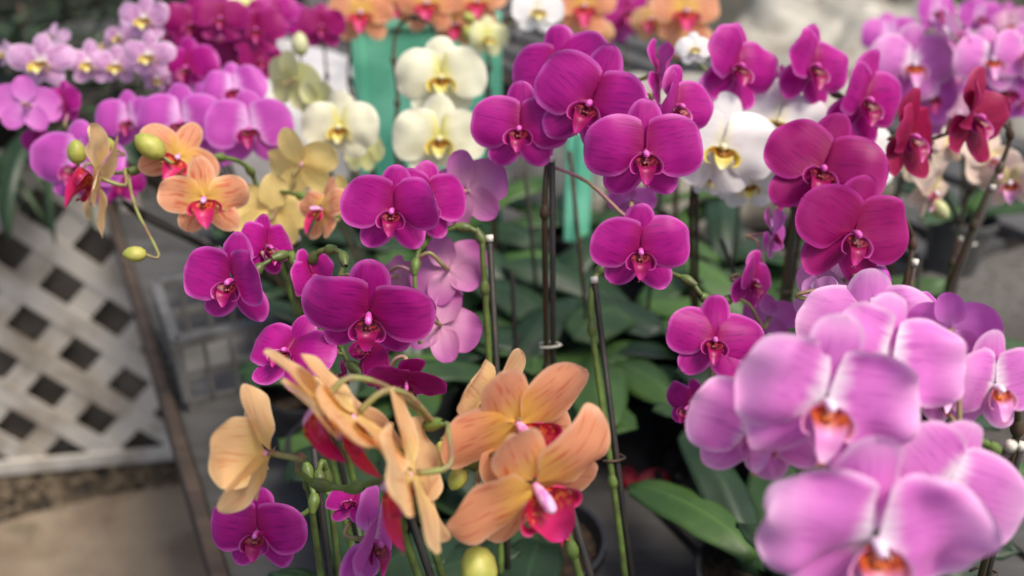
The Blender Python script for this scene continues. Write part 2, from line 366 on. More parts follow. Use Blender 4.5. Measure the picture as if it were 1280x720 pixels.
def add_flower(root, base, fl, spike):
    px, py, span, d, yaw, pit, roll, ty = fl[:8]
    op = fl[8] if len(fl) > 8 else {}
    fwd = op.get('fwd', 6); sd = rnd.uniform(0, 50); ra = rnd.random()
    W = span * d / F
    P = pos(px, py, d); R = orient(px, py, yaw, pit, roll)
    pw, sw, pl, sl_, pa = SH[ty]
    hi = span > 95
    nt_, ns = (18, 14) if hi else (11, 8)
    wv = op.get('wave', .012)
    ln = rnd.uniform
    def J(a): return math.radians(a)
    vv = ln(.8, 1.9)
    def scaled(mb): mb.v = [(a * W, b * W, c * W) for a, b, c in mb.v]; return mb
    star = ty in 'OAYF'
    mb = MB()
    sf = op.get('sep', -4)
    sheet(mb, sl_ * ln(.95, 1.04), sw, J(90 + ln(-4, 4)), 1.05, 1.05, 2.1, 2, .25, None, J(sf + ln(-4, 4)), -.022, .02, -.35 if not star else -.2, wv * .8, ln(-.1, .05), sd, .015, nt_, ns, ra)
    for k in (-1, 1):
        sheet(mb, sl_ * ln(.95, 1.03), sw * 1.02, J(-90 + k * (38 if not star else 40) + ln(-3, 3)), 1.05, 1.05, 2.1, 2, .25, None, J(sf + ln(-4, 4)), -.026 - .004 * (k > 0), .02, -.3 if not star else -.15, wv * .8, ln(-.12, .05), sd + 7 * k, .015, nt_, ns, ra)
    fo = scaled(mb).build('flower', PM[ty], root)
    fo.matrix_local = Matrix.Translation(P - base) @ R.to_4x4()
    for k in (-1, 1):
        mb = MB(); a = pa + ln(-4, 4) + op.get('lift', 0)
        h = J(op.get('r' if k > 0 else 'l', fwd) + ln(-6, 7) * op.get('j', 1))
        star2 = ty in 'OAYS'
        gu, gl, cu, cl = (.9 + ln(-.06, .06), 1.15, .26, .3) if star2 else (.68 + ln(-.09, .1), 1.28 + ln(-.16, .16), .1, .24)
        if k > 0: sheet(mb, pl, pw * ln(.96, 1.04), J(a), gu, gl, 2.5, 2, cu, cl, h, 0, ln(-.12, .04), ln(-.34, .02), wv * vv, ln(-.34, .16), sd + 3, .012, nt_, ns, ra)
        else: sheet(mb, pl, pw * ln(.96, 1.04), J(180 - a), gl, gu, 2.5, 2, cl, cu, h, .002, ln(-.12, .04), ln(-.34, .02), wv * vv, ln(-.34, .16), sd + 5, .012, nt_, ns, ra)
        scaled(mb).build('petal', PM[ty], fo)
    # lip: throat, two raised side lobes, middle lobe
    lk = LIPOF[ty]; mb = MB(); q = 1.15 if ty in 'OA' else 1.0
    V = Vector; K = LK[lk]; lw, ll = K
    lw *= ln(.92, 1.08) * op.get('lip', 1); ll *= ln(.9, 1.08) * (.5 + .5 * op.get('lip', 1))
    ribbon(mb, [V((0, -.02, .01)), V((0, -.06, .035)), V((0, -.11, .07)), V((0, -.165 * ll, .115)), V((0, -.235 * ll, .13)), V((0, -.30 * ll, .145))], [.03 * lw, .085 * lw, .095 * lw, .07 * lw, .05 * lw, .012], V((1, 0, 0)), .5, 10, 0)
    for k in (-1, 1):
        ribbon(mb, [V((.02 * k, -.028, .035)), V((.07 * lw * k, -.045, .06)), V((.108 * lw * k, -.10, .085)), V((.10 * lw * k, -.155, .095)), V((.06 * lw * k, -.175, .10))], [.012, .034, .044, .034, .008], V((.55 * k, .35, 1)), -.35 * k, 8, 1)
        if lk != 'C': ribbon(mb, [V((.006 * k, -.295 * ll, .145)), V((.02 * k, -.315 * ll, .15)), V((.036 * k, -.305 * ll, .165))], [.006, .004, .001], V((1, 0, 0)), 0, 2, 0)
        mb.lathe([(0, -.016), (.010, -.012), (.014, 0), (.010, .012), (0, .016)], Matrix.Translation((.013 * k, -.085, .074)), 8, 2)
    scaled(mb).build('lip', LIP[lk], fo)
    mb = MB()
    mb.tube([V((0, -.005, -.01)), V((0, .0, .03)), V((0, -.006, .065)), V((0, -.022, .093)), V((0, -.035, .1))], lambda t: .017 + .011 * math.sin(t * 3) if t < .9 else .012, 8, 0, 3)
    if lk == 'O': mb.v = [(a * 1.25, b * 1.25, c * 1.5) for a, b, c in mb.v]
    scaled(mb).build('column', COLM[lk], fo)
    # pedicel back to the spike, in flower space
    n = R @ Vector((0, 0, 1))
    if spike:
        Q = min(spike, key=lambda s_: (s_ - (P - n * .03)).length)
        if (Q - P).length < .14:
            a = P - n * .004; b = P - n * .022 + Vector((0, 0, -.002)); c = (b + Q) / 2 + Vector((0, 0, .008))
            Ri = R.transposed()
            mb = MB(); mb.tube([Ri @ (x - P) for x in (a, b, c, Q)], lambda t: .0019 - .0005 * t, 6, 0, 4)
            mb.build('pedicel', M_PEDP if ty in 'MDRPQL' and rnd.random() < .5 else M_PED, fo)
    return fo

def leaf_mesh(name, L, W, ang, rise, droop, mat, root, at, twist=0., n=12):
    mb = MB(); v = []; pm = []; ns = 8
    d = Vector((math.cos(ang), math.sin(ang), 0)); s0 = Vector((-math.sin(ang), math.cos(ang), 0))
    p = Vector(at); sd = rnd.uniform(0, 90)
    for i in range(n + 1):
        t = i / n
        e = rise - (rise + droop) * t ** .9
        dirn = d * math.cos(e) + Vector((0, 0, math.sin(e)))
        if i: p = p + dirn * (L / n)
        up = dirn.cross(s0) * -1
        tw = twist * t; s = s0 * math.cos(tw) + up * math.sin(tw); uu = up * math.cos(tw) - s0 * math.sin(tw)
        wd = W * .5 * (.45 + .55 * min(1, t * 3)) * max(0, 1 - abs(max(0, t - .45) / .55) ** 2.6) ** .5 + .0006
        for j in range(ns + 1):
            q = -1 + 2 * j / ns
            z = .28 * abs(q) * wd + .06 * W * noise.noise(Vector((t * 3 + sd, q, sd))) * (1 + abs(q))
            v.append(p + s * (q * wd) + uu * z); pm.append((t, 0, .5 + .5 * q, 0))
    k = ns + 1
    f = [(i * k + j, (i + 1) * k + j, (i + 1) * k + j + 1, i * k + j + 1) for i in range(n) for j in range(ns)]
    mb.add(v, f, 0, pm)
    o = mb.build(name, mat, root)
    m_ = o.modifiers.new('thickness', 'SOLIDIFY'); m_.thickness = .0018; m_.offset = -1
    return o

BZ = 0.72      # bench board height
POTXY = []
TH = math.radians(27.4)
E1 = Vector((-math.sin(TH), math.cos(TH), 0)); E2 = Vector((math.cos(TH), math.sin(TH), 0))
EDGE = gp(262, 640, BZ); EDGE.z = 0
def plant(label, top, flowers=(), spikes=(), buds=(), lean=(0, 0), pot=0, leaves=5, stake='dark', tip=True, group=None, budm=None, name='potted_orchid', lsize=1., bz=None, base=None, stake2=None, ph=.11, langs=None, lm=None, stem=M_STEMD, extra=.0):
    """top = (px, py, depth) of the stake's upper end; spikes: pixel paths continuing from it"""
    z = BZ if bz is None else bz
    T = pos(*top)
    B = Vector((T.x + lean[0], T.y + lean[1], z)) if base is None else Vector((base[0], base[1], z))
    q = (B - EDGE).dot(E2)
    qm = .075 if B.y < .8 else .15
    if q < qm: B += E2 * (qm - q)
    if .905 < q < 1.2: B += E2 * (.905 - q)
    if 1.2 <= q < 1.38: B += E2 * (1.38 - q)
    for _ in range(30):
        for o in POTXY:
            dv = Vector((B.x - o.x, B.y - o.y, 0)); 
            if dv.length < .126: B += (dv.normalized() if dv.length > 1e-4 else E1) * (.128 - dv.length)
    POTXY.append(B.copy())
    root = empty(name, B); tag(root, label, 'potted orchid', group or 'potted orchids crowded on the bench')
    # pot
    r1 = .058; r0 = .043
    mb = MB(); mb.lathe([(0, 0.001), (r0, 0.001), (r1, ph - .012), (r1 + .005, ph - .012), (r1 + .005, ph), (r1, ph), (r1 - .004, ph - .012), (r1 - .006, ph - .03)], None, 28)
    mb.build('pot', M_POTS[pot], root, smoothed=False, bevel=.0008)
    mb = MB(); v = [(0, 0, ph - .012)]; f = []
    for i, rr in enumerate((.02, .038, r1 - .004)):
        for k in range(20):
            q = 2 * math.pi * k / 20
            v.append((rr * math.cos(q), rr * math.sin(q), ph - .014 + rnd.uniform(-.005, .006) * (i < 2)))
    f += [(0, 1 + k, 1 + (k + 1) % 20) for k in range(20)]
    for i in range(2):
        f += [(1 + i * 20 + k, 1 + (i + 1) * 20 + k, 1 + (i + 1) * 20 + (k + 1) % 20, 1 + i * 20 + (k + 1) % 20) for k in range(20)]
    mb.add(v, f).build('potting_mix', M_MIX, root)
    a0 = rnd.uniform(0, 6.28)
    b2 = (B - EDGE).dot(E2); lsize *= .88
    for i in range(leaves):
        an = (a0 + i * (math.pi + .5) + rnd.uniform(-.3, .3)) if langs is None else math.radians(langs[i % len(langs)])
        side = math.cos(an - TH)
        lf = 1.0
        if b2 < .22 and side < 0: lf = max(.45, 1 + side * .6)
        leaf_mesh('leaf', rnd.uniform(.15, .22) * lsize * lf, rnd.uniform(.055, .075) * lsize, an, rnd.uniform(.5, 1.05), rnd.uniform(.0, .5), (lm or M_LEAF[rnd.choice((0, 1, 1, 2))]), root, Vector((0, 0, ph - .01 + .006 * i)) + Vector((math.cos(an), math.sin(an), 0)) * .008, rnd.uniform(-.3, .3))
    # stake
    mb = MB(); Tl = T - B
    foot = Vector((.012, .006, ph - .06))
    mb.tube([foot, Tl], .0026, 7, 0, 1)
    mb.build('stake', M_STAKE if stake == 'dark' else (M_STEM if stake == 'green' else M_STAKEB), root)
    if tip and (group is None or 'white tipped' in label):
        mb = MB(); dr = (Tl - foot).normalized(); mb.tube([Tl - dr * .001, Tl + dr * .004], .0032, 7, 0, 1)
        mb.build('stake_tip', M_TIP, root)
    # clip where the stem is tied
    allsp = []
    if spikes:
        for si, sp in enumerate(spikes):
            pts = [foot + Vector((-.014, -.004, 0))]
            o_ = Vector((-.006, -.003, 0)) if si == 0 else Vector((.006, .003, 0))
            for t in (.3, .62, .94): pts.append(foot.lerp(Tl, t) + o_)
            up = [pos(*q) - B for q in sp]
            pts += up
            mb = MB(); mb.tube(pts, lambda t: .0030 - .0014 * t, 7, 0, 6)
            pass
            nb = mb; S_ = smooth(pts, 6)
            for kk in range(5, len(S_) - 2, 6):
                dd = (S_[kk + 1] - S_[kk]).normalized(); Mq = Matrix.Translation(S_[kk]) @ dd.to_track_quat('Z', 'Y').to_matrix().to_4x4()
                nb.lathe([(.0024, -.004), (.0040, -.001), (.0044, .002), (.0034, .006), (.0020, .010)], Mq, 8)
            mb.build('flower_spike', stem, root)
            S = smooth(pts, 6); allsp += [s_ + B for s_ in S[int(len(S) * .42):]]
        mb = MB(); q = foot.lerp(Tl, .62)
        mb.tube([q + Vector((-.012, -.004, 0)), q + Vector((-.003, -.006, .001)), q + Vector((.007, 0, 0)), q + Vector((-.002, .006, 0)), q + Vector((-.012, .002, 0))], .0012, 5, 0, 3)
        mb.build('clip', M_TIP if rnd.random() < .3 else M_STAKEB, root)
    for fl in flowers: add_flower(root, B, fl, allsp)
    for bd in buds:
        px, py, d, ln, dx, dy = bd[:6]
        P = pos(px, py, d); dr = (RT * dx + UP * dy - FW * .25).normalized()
        M = Matrix.Translation(P - B) @ dr.to_track_quat('Z', 'Y').to_matrix().to_4x4()
        mb = MB(); h = ln
        mb.lathe([(0.0003, -h * .5), (h * .2, -h * .44), (h * .33, -h * .25), (h * .36, 0), (h * .3, h * .24), (h * .16, h * .42), (.0003, h * .5)], M, 14, 0, .04)
        a = P - B - dr * h * .45
        if allsp:
            Q = min(allsp, key=lambda s_: (s_ - P).length) - B
            if (Q - a).length < .14: mb.tube([a, a - dr * .01, (a + Q) / 2 + Vector((0, 0, .004)), Q], .0013, 6, 1, 4)
        mb.build('bud', [budm or M_BUDY, M_PED], root)
    return root

# ------------------------------------------------------------------ the place
TH = math.radians(27.4)
E1 = Vector((-math.sin(TH), math.cos(TH), 0)); E2 = Vector((math.cos(TH), math.sin(TH), 0))
EDGE = gp(262, 640, BZ); EDGE.z = 0
def bp(a, b, z=0.): return EDGE + E1 * a + E2 * b + Vector((0, 0, z))
MBE = Matrix((E1, E2, Vector((0, 0, 1)))).transposed()

def ground_mat():
    t = NT('greenhouse earth')
    n1 = t.noise(1.6, 6); n2 = t.noise(28, 6); n3 = t.noise(120, 3)
    c = t.mix(t.ramp(n1, .35, .65), srgb(80, 76, 72), srgb(104, 101, 97))
    c = t.mix(t.ramp(n2, .45, .7), c, srgb(62, 56, 50))
    c = t.mix(t.ramp(n3, .6, .7, 0, .5), c, srgb(150, 142, 128))
    t.l(c, t.b.inputs['Base Color']); t.b.inputs['Roughness'].default_value = .95
    t.bump(n2, .9, .03); return t.mat
mb = MB(); N = 60; v = []; f = []
for i in range(N + 1):
    for j in range(N + 1):
        x = -10 + 20 * i / N if N else 0; y = -4 + 20 * j / N
        v.append((x, y, .02 * noise.noise(Vector((x * 1.3, y * 1.3, 3)))))
f = [(i * (N + 1) + j, (i + 1) * (N + 1) + j, (i + 1) * (N + 1) + j + 1, i * (N + 1) + j + 1) for i in range(N) for j in range(N)]
mb.add(v, f); mb.add([(-90, -90, -.06), (90, -90, -.06), (90, 90, -.06), (-90, 90, -.06)], [(0, 1, 2, 3)])
tag(mb.build('ground', ground_mat()), kind='structure')

def slab_mat():
    t = NT('worn brown slab')
    n1 = t.noise(5, 6, dist=.6); n2 = t.noise(30, 5)
    c = t.mix(t.ramp(n1, .35, .68), srgb(156, 138, 116), srgb(124, 106, 86))
    c = t.mix(t.ramp(n2, .5, .75, 0, .6), c, srgb(132, 122, 110))
    c = t.mix(t.ramp(t.noise(9, 6), .62, .7, 0, .6), c, srgb(96, 88, 66))
    t.l(c, t.b.inputs['Base Color']); t.b.inputs['Roughness'].default_value = .85
    t.bump(n2, .5, .006); return t.mat
mb = MB(); zt = .07
tp = [gp(-60, 668, zt), gp(40, 640, zt), gp(150, 614, zt), gp(252, 600, zt), gp(276, 720, zt), gp(300, 820, zt), gp(-120, 820, zt)]
v = [tuple(p) for p in tp] + [(p.x, p.y, -.05) for p in tp]; k = len(tp)
mb.add(v, [tuple(range(k))[::-1]] + [(i, (i + 1) % k, k + (i + 1) % k, k + i) for i in range(k)])
tag(mb.build('path', slab_mat(), smoothed=False, bevel=.008), kind='structure')

# rubble and plant litter along the slab
mb = MB()
rr = random.Random(5)
for i in range(420):
    px = rr.uniform(-40, 262); py = rr.uniform(552, 652 - .18 * px)
    c = gp(px, py, .02); s_ = rr.uniform(.008, .03)
    M = Matrix.Rotation(rr.uniform(0, 6), 3, Vector((rr.random(), rr.random(), rr.random() + .1)).normalized())
    vv = [M @ Vector((rr.uniform(.6, 1) * x * s_, rr.uniform(.6, 1) * y * s_, rr.uniform(.4, .8) * z * s_)) + Vector((c.x, c.y, .012 + s_ * .2)) for x in (-.6, .6) for y in (-.6, .6) for z in (-.6, .6)]
    mb.add(vv, [(0, 1, 3, 2), (4, 6, 7, 5), (0, 4, 5, 1), (2, 3, 7, 6), (0, 2, 6, 4), (1, 5, 7, 3)])
tag(mb.build('gravel', soft_mat('dirt crumbs', srgb(118, 104, 84), srgb(70, 58, 46), scale=30, rough=.95), smoothed=False), 'brown crumbs of earth and gravel along the foot of the lattice', 'gravel', kind='stuff')

def wood_mat(name, a, b, c3):
    t = NT(name)
    tc = t.n('ShaderNodeTexCoord'); mp = t.n('ShaderNodeMapping'); t.l(tc.outputs['Object'], mp.inputs[0])
    mp.inputs['Rotation'].default_value = (0, 0, -math.pi / 2 - TH); mp.inputs['Scale'].default_value = (1.5, 28, 28)
    n1 = t.noise(1.6, 5, mp.outputs[0], dist=.4); n2 = t.noise(9, 5)
    c = t.mix(t.ramp(n1, .3, .7), a, b); c = t.mix(t.ramp(n2, .45, .75), c, c3)
    t.l(c, t.b.inputs['Base Color']); t.b.inputs['Roughness'].default_value = .8
    t.bump(n1, .5, .004); return t.mat
M_WOOD = wood_mat('weathered grey wood', srgb(88, 87, 86), srgb(70, 69, 68), srgb(54, 53, 52))
M_WOODB = wood_mat('brown rail wood', srgb(84, 70, 58), srgb(62, 50, 42), srgb(48, 40, 34))
M_DARKW = soft_mat('dark wood', srgb(64, 56, 48), srgb(40, 34, 30), scale=14, rough=.85)

def bench(name, label, b0, b1, a0, a1, boards, zt, rail=True, mat=None, cat='plant bench'):
    root = empty(name, bp(a0, b0)); tag(root, label, cat)
    off = root.location
    for (x0, x1) in boards:
        mb = MB(); mb.box(bp((a0 + a1) / 2, (x0 + x1) / 2, zt - .0125), (a1 - a0, x1 - x0, .025), MBE)
        mb.build('board', mat or M_WOOD, root, off, False, .003)
    if rail:
        mb = MB(); mb.box(bp((a0 + a1) / 2, b0 - .011, zt - .018), (a1 - a0, .018, .085), MBE); mb.build('side_rail', M_WOODB, root, off, False, .004)
    for a in np.arange(a0 + .12, a1, .85):
        mb = MB(); mb.box(bp(a, (b0 + b1) / 2, zt - .062), (.05, b1 - b0 - .01, .07), MBE); mb.build('cross_beam', M_DARKW, root, off, False, .003)
        for b in (b0 + .06, b1 - .06):
            mb = MB(); mb.box(bp(a + .055, b, (zt - .03) / 2 - .02), (.05, .06, zt - .04), MBE); mb.build('leg', M_DARKW, root, off, False, .003)
    return root
def bset(b0, b1, w_, g): 
    out = []; x = b0
    while x + w_ <= b1 + .001: out.append((x, x + w_)); x += w_ + g
    return out
bench('plant_bench', 'long bench of weathered grey boards with brown side rail under the orchids', 0, .98, -.75, 3.6, bset(0, .98, .152, .012), BZ)
bench('plant_bench', 'grey slatted bench with wide dark gaps at the right beyond the aisle', 1.30, 2.3, .1, 3.4, [(1.30, 1.345), (1.40, 1.47), (1.53, 1.62), (1.70, 1.80), (1.86, 1.98), (2.04, 2.16), (2.2, 2.3)], BZ - .01)

# lattice skirt at the left with its bench behind
lb, lr_ = gp(-150, 596, .06), gp(228, 562, .06)
ld = (lr_ - lb); LW = ld.length; ld.normalize(); ln_ = ld.cross(Vector((0, 0, 1))).normalized()  # toward camera?
if ln_.dot(CAM - lb) < 0: ln_ = -ln_
LH = .79
lat = empty('lattice_panel', lb); tag(lat, 'white diagonal plastic lattice panel standing at the left behind the brown path', 'lattice panel')
M_LAT = soft_mat('dirty white lattice', srgb(212, 204, 192), srgb(160, 146, 128), scale=9, rough=.6, lo=.4, hi=.75)
def clipseg(x0, z0, dx, dz):
    ts = []
    lo, hi = -9, 9
    for p, d_, L0, L1 in ((x0, dx, 0, LW), (z0, dz, 0, LH)):
        t0, t1 = (L0 - p) / d_, (L1 - p) / d_
        lo = max(lo, min(t0, t1)); hi = min(hi, max(t0, t1))
    return (lo, hi) if hi - lo > .03 else None
for lay, sgn in ((0, 1), (1, -1)):
    mb = MB(); s0 = -LH if sgn > 0 else 0
    x = s0
    while x < LW + LH:
        c = clipseg(x, 0, .7071, .7071 * sgn) if sgn > 0 else clipseg(x, 0, -.7071, .7071)
        if c:
            d_ = (.7071, .7071) if sgn > 0 else (-.7071, .7071)
            a = ld * (x + d_[0] * c[0]) + Vector((0, 0, d_[1] * c[0])); b = ld * (x + d_[0] * c[1]) + Vector((0, 0, d_[1] * c[1]))
            mb.beam(a + ln_ * (.0045 * lay), b + ln_ * (.0045 * lay), 0.004, .056, up=ln_.cross((b - a).normalized()))
        x += .185
    mb.build('lattice_slats', M_LAT, lat, None, False)
mb = MB()
for a, b in ((Vector((0, 0, LH)), ld * LW + Vector((0, 0, LH))), (Vector((0, 0, 0)), ld * LW), (ld * LW, ld * LW + Vector((0, 0, LH)))):
    mb.beam(a + ln_ * .009, b + ln_ * .009, .012, .04, up=ln_.cross((b - a).normalized()))
mb.build('frame', M_LAT, lat, None, False, .002)
# left bench behind the lattice
root = empty('plant_bench', lb - ln_ * .5 + ld * .4); tag(root, 'dark low bench behind the lattice at the far left', 'plant bench')
Ml = Matrix((ld, -ln_, Vector((0, 0, 1)))).transposed()
o0 = root.location
mb = MB(); mb.box(lb + ld * .45 - ln_ * .65 + Vector((0, 0, LH + .02)), (LW + .3, 1.1, .04), Ml); mb.build('bench_top', M_DARKW, root, o0, False, .004)
mb = MB(); mb.box(lb + ld * LW * .5 - ln_ * .035 + Vector((0, 0, LH / 2 - .02)), (LW - .02, .008, LH - .04), Ml); mb.build('added_backing', soft_mat('added backing board', srgb(128, 118, 106), srgb(84, 76, 66), scale=6, rough=.9), root, o0, False)  # board added close behind the lattice so its holes look less black
for a in (0.02, LW - .1):
    for b in (.2, 1.1):
        mb = MB(); mb.box(lb + ld * a - ln_ * b + Vector((0, 0, LH / 2 - .035)), (.06, .06, LH + .06), Ml); mb.build('leg', M_DARKW, root, o0, False, .003)

# strap leaved weeds growing in front of the lattice
def weed(px, py, n, label, h, mat):
    c = gp(px, py, .02); root = empty('strappy_plant', c); tag(root, label, 'plant')
    for i in range(n):
        leaf_mesh('leaf', rnd.uniform(.7, 1.1) * h, rnd.uniform(.012, .02), rnd.uniform(0, 6.28), rnd.uniform(1.1, 1.5), rnd.uniform(.3, 1.2), mat, root, (rnd.uniform(-.02, .02), rnd.uniform(-.02, .02), 0), 0, 9)
def hanging(t_, n, label, L0):
    c = lb + ld * t_ + ln_ * -.05 + Vector((0, 0, LH + .045)); root = empty('strappy_plant', c); tag(root, label, 'plant')
    fa = math.atan2(ln_.y, ln_.x)
    for i in range(n):
        leaf_mesh('leaf', rnd.uniform(.6, 1.15) * L0, rnd.uniform(.012, .024), fa + rnd.gauss(0, .75), rnd.uniform(.5, 1.2), rnd.uniform(1.0, 1.5), M_LEAF[rnd.choice((0, 1, 1))], root, (rnd.uniform(-.04, .04), rnd.uniform(-.02, .02), 0), rnd.uniform(-.5, .5), 11)
hanging(.30, 30, 'strappy green plant hanging over the lattice at the far left', .46)
hanging(.62, 12, 'smaller strappy plant hanging over the middle of the lattice', .36)

# grey plastic crate tray on the bench edge
c = gp(272, 470, BZ); c = bp((c - EDGE).dot(E1) + .02, .085)
POTXY += [c + E1 * q + E2 * .03 for q in (-.12, -.04, .04, .12)]
root = empty('plastic_tray', Vector((c.x, c.y, BZ))); tag(root, 'pale grey perforated plastic tray near the brown rail of the bench', 'tray')
M_TRAY = soft_mat('pale grey plastic', srgb(128, 126, 122), srgb(96, 94, 90), scale=14, rough=.5)
for sx, sy, L_, ax in ((0, -.07, .2, 0), (0, .07, .2, 0), (-.1, 0, .14, 1), (.1, 0, .14, 1)):
    mb = MB()
    dr = E1 if ax == 0 else E2; cc = E1 * sx + E2 * sy
    mb.beam(cc - dr * L_ / 2 + Vector((0, 0, .114)), cc + dr * L_ / 2 + Vector((0, 0, .114)), .014, .014)
    mb.beam(cc - dr * L_ / 2 + Vector((0, 0, .01)), cc + dr * L_ / 2 + Vector((0, 0, .01)), .006, .02)
    kk = int(L_ / .034)
    for i in range(kk + 1):
        q = cc + dr * (-L_ / 2 + L_ * i / kk); mb.beam(q + Vector((0, 0, .018)), q + Vector((0, 0, .11)), .005, .013, up=E2 if ax == 0 else E1)
    mb.beam(cc - dr * L_ / 2 + Vector((0, 0, .06)), cc + dr * L_ / 2 + Vector((0, 0, .06)), .0055, .012)
    mb.build('tray_side', M_TRAY, root, None, False)
mb = MB(); mb.box((0, 0, .004), (.2, .14, .006), MBE); mb.build('tray_floor', M_TRAY, root, None, False)

# mint green board standing between the rows
T0 = pos(540, 225, 1.62)
root = empty('plastic_board', Vector((T0.x, T0.y, BZ))); tag(root, 'mint green plastic board standing upright behind the cream orchids', 'board')
M_MINT = soft_mat('mint green plastic', srgb(136, 224, 192), srgb(98, 192, 160), scale=9, rough=.5, bump=.1)
mb = MB(); mb.box((0, 0, .235), (.215, .010, .43)); mb.build('panel', M_MINT, root, None, False, .002)
mb = MB()
for x in (-.118, .118): mb.box((x, 0, .235), (.022, .022, .468))
for z in (.455, .012): mb.box((0, 0, z), (.213, .022, .022))
mb.build('rim', M_MINT, root, None, False, .003)

T1 = pos(722, 235, 1.5)
mb = MB(); mb.box((0, 0, .15), (.045, .012, .30)); mb.box((0, -.008, .15), (.012, .006, .30))
o = mb.build('plastic_board', M_MINT, None, None, False, .002); o.location = (T1.x, T1.y, BZ + .002); o.rotation_euler.z = .2
tag(o, 'narrow mint green plastic board standing behind the central magenta stems', 'board')
# crumpled pale plastic sheets on heaps behind the right bench
def sheet_heap(name, label, c, sx, sy, h, mat, sd, rot=0.):
    N = 56; v = []
    for i in range(N + 1):
        for j in range(N + 1):
            x = (i / N - .5) * sx; y = (j / N - .5) * sy
            e = max(abs(2 * i / N - 1), abs(2 * j / N - 1))
            q = Vector((x * 2.2 + sd, y * 2.2, sd)); rg = abs(noise.noise(q * 1.6)) + .5 * abs(noise.noise(q * 3.7 + Vector((3, 1, 0)))) + .25 * abs(noise.noise(q * 8))
            z = h * (1 - e ** 5) * (.72 + .5 * noise.noise(q * .6)) + .20 * rg * h * 1.2 * (1 - e ** 8) + .005
            v.append((x + .05 * noise.noise(q * 2), y + .05 * noise.noise(q * 2 + Vector((9, 0, 0))), z))
    f = [(i * (N + 1) + j, (i + 1) * (N + 1) + j, (i + 1) * (N + 1) + j + 1, i * (N + 1) + j + 1) for i in range(N) for j in range(N)]
    mb = MB(); mb.add(v, f); o = mb.build(name, mat); o.location = c; o.rotation_euler.z = rot
    m_ = o.modifiers.new('t', 'SOLIDIFY'); m_.thickness = .003
    tag(o, label, 'plastic sheet'); return o
M_SHEET = soft_mat('pale plastic sheet', srgb(170, 165, 152), srgb(116, 108, 94), scale=4, rough=.4, bump=.4, bscale=14, lo=.4, hi=.7, bd=.02)
M_SHEETG = soft_mat('grey white plastic sheet', srgb(190, 187, 186), srgb(146, 142, 140), scale=5, rough=.4, bump=.4, bscale=12, bd=.02)
c = gp(1110, 75, .5); sheet_heap('plastic_sheet', 'crumpled pale beige plastic sheet heaped behind the right bench', Vector((c.x, c.y, 0)), 2.2, 1.7, .72, M_SHEET, 3.1, -.4)
c = gp(700, -20, .3); sheet_heap('plastic_sheet', 'pale crumpled sheet spread far behind the middle of the rows', Vector((c.x, c.y, 0)), 2.6, 1.6, .5, M_SHEET, 7.1, .3)
c = pos(415, 130, 1.95); sheet_heap('plastic_sheet', 'greyish white plastic sheet bunched on the bench behind the cream orchids', Vector((c.x, c.y, BZ)), .62, .4, .36, M_SHEETG, 1.7, .2)
c = pos(880, 150, 1.9); sheet_heap('plastic_sheet', 'pale sheet bunched on the bench behind the white orchid', Vector((c.x, c.y, BZ)), .8, .42, .3, M_SHEET, 4.7, .4)

# posts, back wall
def post(px, py, z, h, r, label, mat):
    c = gp(px, py, z); mb = MB(); mb.lathe([(0, -.1), (r, -.1), (r, h * .5), (r * .96, h), (0, h)], None, 16)
    o = mb.build('post', mat); o.location = (c.x, c.y, 0); tag(o, label, 'post', 'posts at the back')
post(100, 60, .5, 2.4, .05, 'brown wooden post rising at the far left', M_DARKW)
post(128, 40, .5, 2.4, .035, 'thin brown post right of the far left post', M_DARKW)
post(262, 30, .3, 2.4, .05, 'beige post behind the dark magenta orchids', M_SHEET)
M_NET = soft_mat('dark net wall', srgb(58, 56, 46), srgb(40, 44, 34), scale=3, rough=.95)
mb = MB(); mb.box((-4.2, 6.2, 1.2), (5.6, .05, 2.6)); tag(mb.build('net_wall', M_NET, smoothed=False), 'dark shade net wall at the back left', 'wall')
M_NETG = soft_mat('pale net wall', srgb(130, 124, 112), srgb(96, 96, 84), scale=3, rough=.95)
mb = MB(); mb.box((3.4, 7.0, 1.2), (9.2, .05, 2.6)); tag(mb.build('net_wall', M_NETG, smoothed=False), 'pale screen wall at the back right', 'wall')

def bush(label, c, r, h, n, mat, sd):
    root = empty('leafy_plant', c); tag(root, label, 'plant', 'leafy plants at the back')
    rg = random.Random(sd); mb = MB()
    for i in range(n):
        a = rg.uniform(0, 6.28); q = rg.random() ** .5 * r; z = rg.uniform(.1, 1) * h * (1 - .4 * (q / r) ** 2)
        p = Vector((math.cos(a) * q, math.sin(a) * q, z)); L = rg.uniform(.05, .11); d = Vector((math.cos(a + rg.uniform(-1, 1)), math.sin(a + rg.uniform(-1, 1)), rg.uniform(-.5, .6))).normalized()
        s = d.cross(Vector((0, 0, 1))).normalized() * L * .28; u = s.cross(d).normalized() * L * .06
        mb.add([p, p + d * L * .4 + s + u, p + d * L * .4 - u, p + d * L * .4 - s + u, p + d * L], [(0, 2, 1), (0, 3, 2), (1, 2, 4), (2, 3, 4)])
    mb.build('foliage', mat, root, None, False)
    mb = MB(); mb.tube([(0, 0, 0), (0, 0, h * .4), (.02, 0, h * .8)], .012, 6); mb.build('stem', M_STEMD, root)
M_BL = soft_mat('bush leaf', srgb(86, 116, 52), srgb(60, 88, 44), scale=20, rough=.6, trans=.2)
M_BLD = soft_mat('dark bush leaf', srgb(48, 66, 40), srgb(34, 48, 32), scale=20, rough=.6, trans=.1)
c = gp(1292, 60, .4); bush('bright green leafy bush at the far right corner', Vector((c.x, c.y, 0)), .5, .95, 900, M_BL, 1)
c = gp(40, 90, .5); bush('dark green bush at the far left behind the mini orchids', Vector((c.x, c.y, 0)), .6, 1.0, 900, M_BLD, 2)
